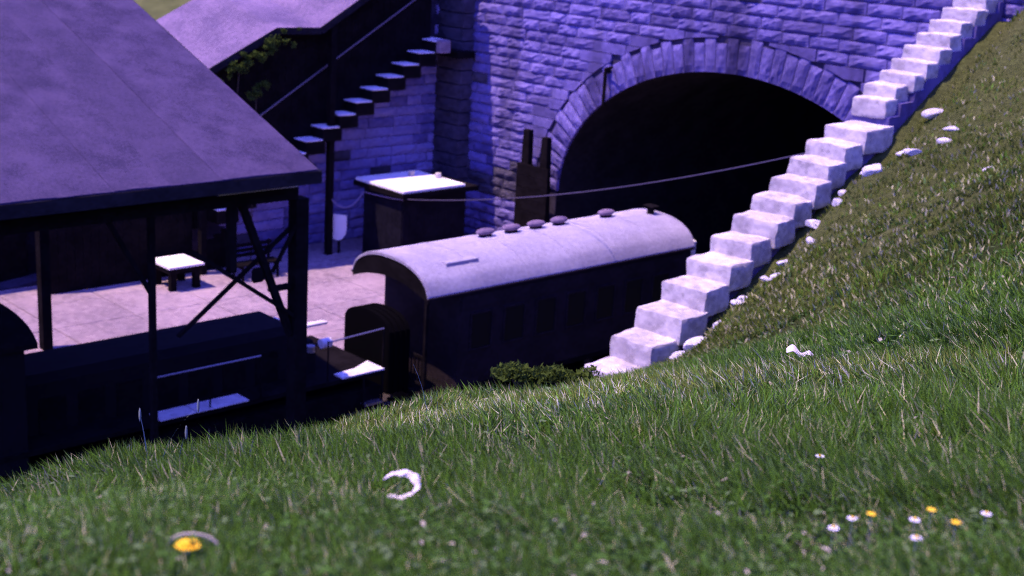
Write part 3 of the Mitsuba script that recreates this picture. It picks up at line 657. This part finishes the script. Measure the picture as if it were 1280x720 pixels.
# ------------------------------------------------------------------ grass
def grass(n, dmin, dmax, half, seed, pw):
    g = np.random.default_rng(seed)
    az0 = math.atan2(FWD[1], FWD[0])
    th = az0 + g.uniform(-half, half, n)
    u_ = g.random(n); r = (dmin ** (1 - pw) + u_ * (dmax ** (1 - pw) - dmin ** (1 - pw))) ** (1 / (1 - pw))
    x, y = CAM[0] + r * np.cos(th), CAM[1] + r * np.sin(th)
    P = np.c_[x, y]; dist = (P - W0) @ WN; along = (P - W0) @ WD
    ok = ((along < -2.9) & (x > 4)) | ((along >= -2.9) & (dist > 1.15)); ok &= y < 11.3
    x, y, r, P, dist = x[ok], y[ok], r[ok], P[ok], dist[ok]; n = len(x)
    z = bank_z(x[None], y[None])[0]
    patch = meshkit.fbm(np.c_[x * 1.9, y * 1.9, x * 0]); fine = meshkit.fbm(np.c_[x * 6.5, y * 6.5, x * 0 + 5])
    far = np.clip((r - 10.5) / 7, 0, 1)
    keep = g.random(n) < np.clip(3.4 * (0.6 * patch + .6 * fine) - 1.35, .04, 1)
    x, y, z, r, patch, fine, far = (a[keep] for a in (x, y, z, r, patch, fine, far)); n = len(x)
    h = (.03 + .155 * patch ** 1.3 * g.random(n) ** .6 + .05 * fine) * (1 - .15 * far) * np.clip(r / 4.0, .55, 1.25)
    w = .0032 * np.clip(r / 2.4, 1, 9) ** .92 * g.uniform(.6, 1.7, n)
    lean = g.uniform(0, 2 * math.pi, n); la = (.25 + .9 * g.random(n) ** 1.5)
    lay = meshkit.fbm(np.c_[x * .8, y * .8, x * 0 + 9]) * 6.28
    lx, ly = np.cos(lean) * la + .35 * np.cos(lay), np.sin(lean) * la + .35 * np.sin(lay)
    fa = g.uniform(0, math.pi, n); sx, sy = np.cos(fa) * w / 2, np.sin(fa) * w / 2
    def lvl(t, wf):
        bx, by, bz_ = x + lx * h * t ** 1.8 * .75, y + ly * h * t ** 1.8 * .75, z - .01 + h * (t - .28 * la * t * t)
        return np.stack([bx - sx * wf, by - sy * wf, bz_], 1), np.stack([bx + sx * wf, by + sy * wf, bz_], 1)
    a0, b0 = lvl(0, 1.); a1, b1 = lvl(.5, .85); c, _ = lvl(1., 0.)
    V = np.stack([a0, b0, a1, b1, c], 1).reshape(-1, 3); i = np.arange(n)[:, None] * 5
    F = np.concatenate([i + [0, 1, 3], i + [0, 3, 2], i + [2, 3, 4]], 0)
    # colours
    q = g.random(n)
    green = np.array([.064, .150, .018]) * (0.35 + 1.3 * g.random((n, 1)) ** 1.4) + np.array([.014, .012, .0]) * g.random((n, 1))
    bluish = np.array([.085, .155, .050]) * (0.5 + 1.3 * g.random((n, 1)) ** 2)
    straw = np.array([.44, .43, .24]) * (0.6 + .8 * g.random((n, 1)))
    olive = np.array([.095, .125, .024]) * (0.6 + .9 * g.random((n, 1)))
    col = green.copy()
    col[q < .25] = bluish[q < .25]
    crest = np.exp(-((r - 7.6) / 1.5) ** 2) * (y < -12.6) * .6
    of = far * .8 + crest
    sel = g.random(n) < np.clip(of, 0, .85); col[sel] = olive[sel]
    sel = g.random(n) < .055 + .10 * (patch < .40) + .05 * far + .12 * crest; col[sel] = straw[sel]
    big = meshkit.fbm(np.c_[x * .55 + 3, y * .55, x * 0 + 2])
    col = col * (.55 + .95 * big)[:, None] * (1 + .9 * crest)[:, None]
    C = np.repeat(np.clip(col, 0, .7), 5, 0)
    return V, F, C
def weeds(n, dmin, dmax, half, seed, pw):
    g = np.random.default_rng(seed)
    th = math.atan2(FWD[1], FWD[0]) + g.uniform(-half, half, n)
    r = (dmin ** (1 - pw) + g.random(n) * (dmax ** (1 - pw) - dmin ** (1 - pw))) ** (1 / (1 - pw))
    x, y = CAM[0] + r * np.cos(th), CAM[1] + r * np.sin(th)
    P = np.c_[x, y]; dist = (P - W0) @ WN; along = (P - W0) @ WD
    pt = meshkit.fbm(np.c_[x * 1.4 + 9, y * 1.4, x * 0])
    ok = (((along < -2.9) & (x > 5)) | ((along >= -2.9) & (dist > 1.2))) & (y < 11) & (g.random(n) < np.clip(4 * pt - 1.5, .08, 1))
    x, y, r = x[ok], y[ok], r[ok]; n = len(x); z = bank_z(x[None], y[None])[0] + g.uniform(.015, .085, n)
    L = g.uniform(.007, .016, n) * np.clip(r / 3.5, .8, 2.6); a = g.uniform(0, 6.283, n); t = g.uniform(-.2, .7, n)
    d = np.stack([np.cos(a) * np.cos(t), np.sin(a) * np.cos(t), np.sin(t)], 1) * L[:, None]
    s_ = np.stack([-np.sin(a), np.cos(a), g.uniform(-.3, .3, n)], 1) * (L * g.uniform(.3, .55, n))[:, None]
    c = np.stack([x, y, z], 1)
    V = np.stack([c - d, c - d * .1 + s_, c + d - [0, 0, .004], c - d * .1 - s_], 1).reshape(-1, 3); i = np.arange(n)[:, None] * 4
    F = np.concatenate([i + [0, 1, 2], i + [0, 2, 3]], 0)
    col = np.array([.060, .130, .025]) * (.5 + 1.0 * g.random((n, 1)))
    q = g.random(n); col[q < .2] = np.array([.15, .23, .09]); col[q < .015] = np.array([.50, .46, .34])
    return V, F, np.repeat(col, 4, 0)
parts = [weeds(20000, 1.7, 9, math.radians(26), 3, 1.3), weeds(30000, 8, 34, math.radians(26), 4, 1.5), grass(300000, 1.7, 8.5, math.radians(26), 1, 1.35), grass(330000, 7.5, 36, math.radians(26), 2, 1.45)]
V, F, C, o = [], [], [], 0
for v_, f_, c_ in parts: V.append(v_); F.append(f_ + o); C.append(c_); o += len(v_)
k = put('grass', (np.vstack(V), np.vstack(F)), 'm_grass', None, False, color=np.vstack(C)); lab(k, 'rough green grass covering the bank in the foreground', 'grass', None, 'stuff')

# bushy mound on the crest
g = np.random.default_rng(21)
def tall_stem(label, x, y, h, lean, mat='m_dry', head=True):
    z = bz(x, y); t = thing('tall_grass_stem', label, 'grass stem')
    P = [np.array([x + lean[0] * s_ ** 2, y + lean[1] * s_ ** 2, z + h * s_]) for s_ in np.linspace(0, 1, 7)]
    V, F = [], []
    for i, p in enumerate(P):
        w = .011 * (1 - .8 * i / 6); V += [p - [w * .67, -w * .7, 0], p + [w * .67, -w * .7, 0]]
        if i: F += [[2 * i - 2, 2 * i - 1, 2 * i + 1, 2 * i]]
    put('blade', (np.array(V), np.array(F)), mat, t)
    if head:
        m = trimesh.creation.icosphere(subdivisions=1); m.apply_scale((.005, .005, .03)); m.apply_translation(P[-1]); put('seed_head', m, mat, t, smooth=True)
mats2 = {'m_stem': plain((.20, .24, .22), .5)}
scene.update(mats2)
tall_stem('pale dry stem leaning right at the left end of the grass crest', 18.42, -16.77, .30, (.10, .11), 'm_stem')
tall_stem('thin upright dry stem beside the leaning one at the left crest', 18.28, -16.75, .26, (-.02, -.02), 'm_stem')
tall_stem('short bent stem in the left crest tuft', 18.52, -16.75, .18, (.03, .02), 'm_stem')
tall_stem('long blue-grey grass blade standing alone before the black locomotive', 17.03, -14.24, .40, (-.07, -.07), 'm_stem', False)
tall_stem('short grass blade at the foot of the long blade', 16.90, -14.05, .20, (-.05, .03), 'm_stem', False)

# low bush on the crest
bs = thing('low_bush', 'low flat olive green bush on the crest before the coach', 'bush')
bp = CAM + 12.6 * np.array([-.689, .664, -.2745]); bp = np.array([15.28, -11.48, 0.]); bp[2] = bz(bp[0], bp[1])
side = np.array([.69, .72, 0])
put('stem', cat([rod(bp + side * k * .1 - [0, 0, .05], bp + side * k * .25 + [0, 0, .25], .012, 5) for k in (-1.2, -.4, .4, 1.2)]), 'm_bark', bs)
Vs, Fs, o = [], [], 0
for k in range(9):
    c = bp + side * (-.36 + .09 * k) + [0, 0, .27 + .03 * math.sin(k * 1.7)]
    V, F = leaf_cloud(c, (.12, .12, .07), 170, .026, g); Vs.append(V); Fs.append(F + o); o += len(V)
k = put('leaves', (np.vstack(Vs), np.vstack(Fs)), 'm_leaf', bs); lab(k, None, None, None, 'stuff')

# dandelion and curled straw
def flower(name, label, x, y, h, r, petals, mat, centre, group=None, n=22):
    z = bz(x, y); t = thing(name, label, 'flower', group)
    put('stem', rod((x, y, z), (x, y, z + h), r * .09, 5), 'm_stem', t)
    V, F = [], []
    gg = np.random.default_rng(int(x * 100) % 997 + int(-y * 100) % 991)
    for ring in range(petals):
        rr = r * (1 - .25 * ring); zz = z + h + .12 * r * ring
        for k_ in range(n):
            a = 2 * math.pi * (k_ + .5 * ring) / n + gg.uniform(-.05, .05); w = math.pi / n * 1.05; o = len(V)
            V += [[x + .15 * rr * math.cos(a), y + .15 * rr * math.sin(a), zz], [x + .8 * rr * math.cos(a - w), y + .8 * rr * math.sin(a - w), zz + .05 * r],
                  [x + rr * math.cos(a), y + rr * math.sin(a), zz + .04 * r], [x + .8 * rr * math.cos(a + w), y + .8 * rr * math.sin(a + w), zz + .05 * r]]
            F.append([o, o + 1, o + 2, o + 3])
    put('petals', (np.array(V), np.array(F)), mat, t)
    m = trimesh.creation.icosphere(subdivisions=1); m.apply_scale((r * .35, r * .35, r * .2)); m.apply_translation((x, y, z + h + r * .22)); put('flower_centre', m, centre, t, smooth=True)
flower('dandelion', 'yellow dandelion low in the grass at bottom left', 21.03, -18.14, .060, .024, 4, 'm_yellow', 'm_yellow')
x, y = 20.98, -18.10; z = bz(x, y); a = np.linspace(0.1, 3.0, 9)
P = [np.array([x, y, z + .035]) + .045 * (np.cos(t) * np.array([.69, .72, 0]) + .62 * np.sin(t) * np.array([0, 0, 1])) for t in a]
k = put('dry_stem', cat([rod(P[i], P[i + 1], .0028, 6) for i in range(8)]), 'm_dry', None); lab(k, 'dry bent straw arching over the dandelion', 'straw')
DZ = [(21.60, -16.99), (21.70, -16.93), (21.78, -16.80), (21.64, -17.12), (21.80, -17.10)]
for i, (x, y) in enumerate(DZ):
    flower('daisy', 'small white daisy in the cluster at the lower right', x, y, .08, .011, 1, 'm_daisy', 'm_yellow', 'daisies clustered at the lower right', 14)
for i, (x, y) in enumerate([(21.625, -16.965), (21.69, -16.85), (21.80, -16.96)]):
    flower('buttercup', 'tiny yellow flower among the daisies at the lower right', x, y, .09, .010, 2, 'm_yellow', 'm_yellow', 'yellow flowers among the daisies', 8)
for i, (x, y, l) in enumerate([(20.98, -16.16, 'single white daisy in the grass right of the picture centre'), (20.2, -15.6, 'single white daisy farther up the grass slope')]):
    flower('daisy', l, x, y, .09, .013, 1, 'm_daisy', 'm_yellow', None, 14)

# paper litter
def strip(name, label, catg, P, w, mat, nrm):
    P = np.array(P); nrm = np.array(nrm, float); V, F = [], []
    for i, p in enumerate(P): V += [p - nrm * w[i] / 2, p + nrm * w[i] / 2]
    for i in range(len(P) - 1): F.append([2 * i, 2 * i + 1, 2 * i + 3, 2 * i + 2])
    v, f = np.array(V), np.array(F); m = trimesh.Trimesh(v, np.vstack([f[:, [0, 1, 2]], f[:, [0, 2, 3]]]), process=False)
    vn = m.vertex_normals; th = .0012
    m2 = trimesh.Trimesh(np.vstack([v + vn * th, v - vn * th]), np.vstack([m.faces, m.faces[:, ::-1] + len(v)]), process=False)
    k = put(name, m2, mat, None, smooth=True); lab(k, label, catg)
x, y = 20.78, -17.48; z = bz(x, y) + .085
up_ = np.array([-.30, .24, .92]); rt_ = np.array([.69, .72, 0.1])
P = [np.array([x, y, z]) + .040 * math.cos(t) * rt_ + .027 * math.sin(t) * up_ for t in np.linspace(-2.2, 2.6, 20)]
wd = [.003 + .0055 * math.sin(math.pi * (i + 1) / 21) + .002 * math.sin(i * 1.9) for i in range(20)]
k = put('paper_strip', cat([trimesh.convex.convex_hull(np.vstack([P[i] + d * wd[i], P[i + 1] + d * wd[i + 1]]) if False else np.vstack([P[i] + np.array([[1, 0, .4], [-1, 0, -.4], [0, 1, .5], [0, -1, -.5], [.3, .3, 1], [-.3, -.3, -1]]) * wd[i], P[i + 1] + np.array([[1, 0, .4], [-1, 0, -.4], [0, 1, .5], [0, -1, -.5], [.3, .3, 1], [-.3, -.3, -1]]) * wd[i + 1]])) for i in range(19) for d in (0,)]), 'm_paper', None, smooth=50)
lab(k, 'curled white paper strip lying in the grass at lower centre', 'paper')
x, y = 18.16, -12.05; z = bz(x, y) + .10
P = [np.array([x, y, z]) + np.array([.69, .72, 0]) * s_ + np.array([0, 0, 1]) * (-.25 * s_ + .018 * math.sin(60 * s_)) for s_ in np.linspace(-.12, .12, 14)]
strip('paper_scrap', 'crumpled white paper scrap in the grass right of the wall', 'paper', P, .02 + .03 * np.abs(np.sin(np.linspace(.4, 5.6, 14))), 'm_paper', (-.5, .4, .76))
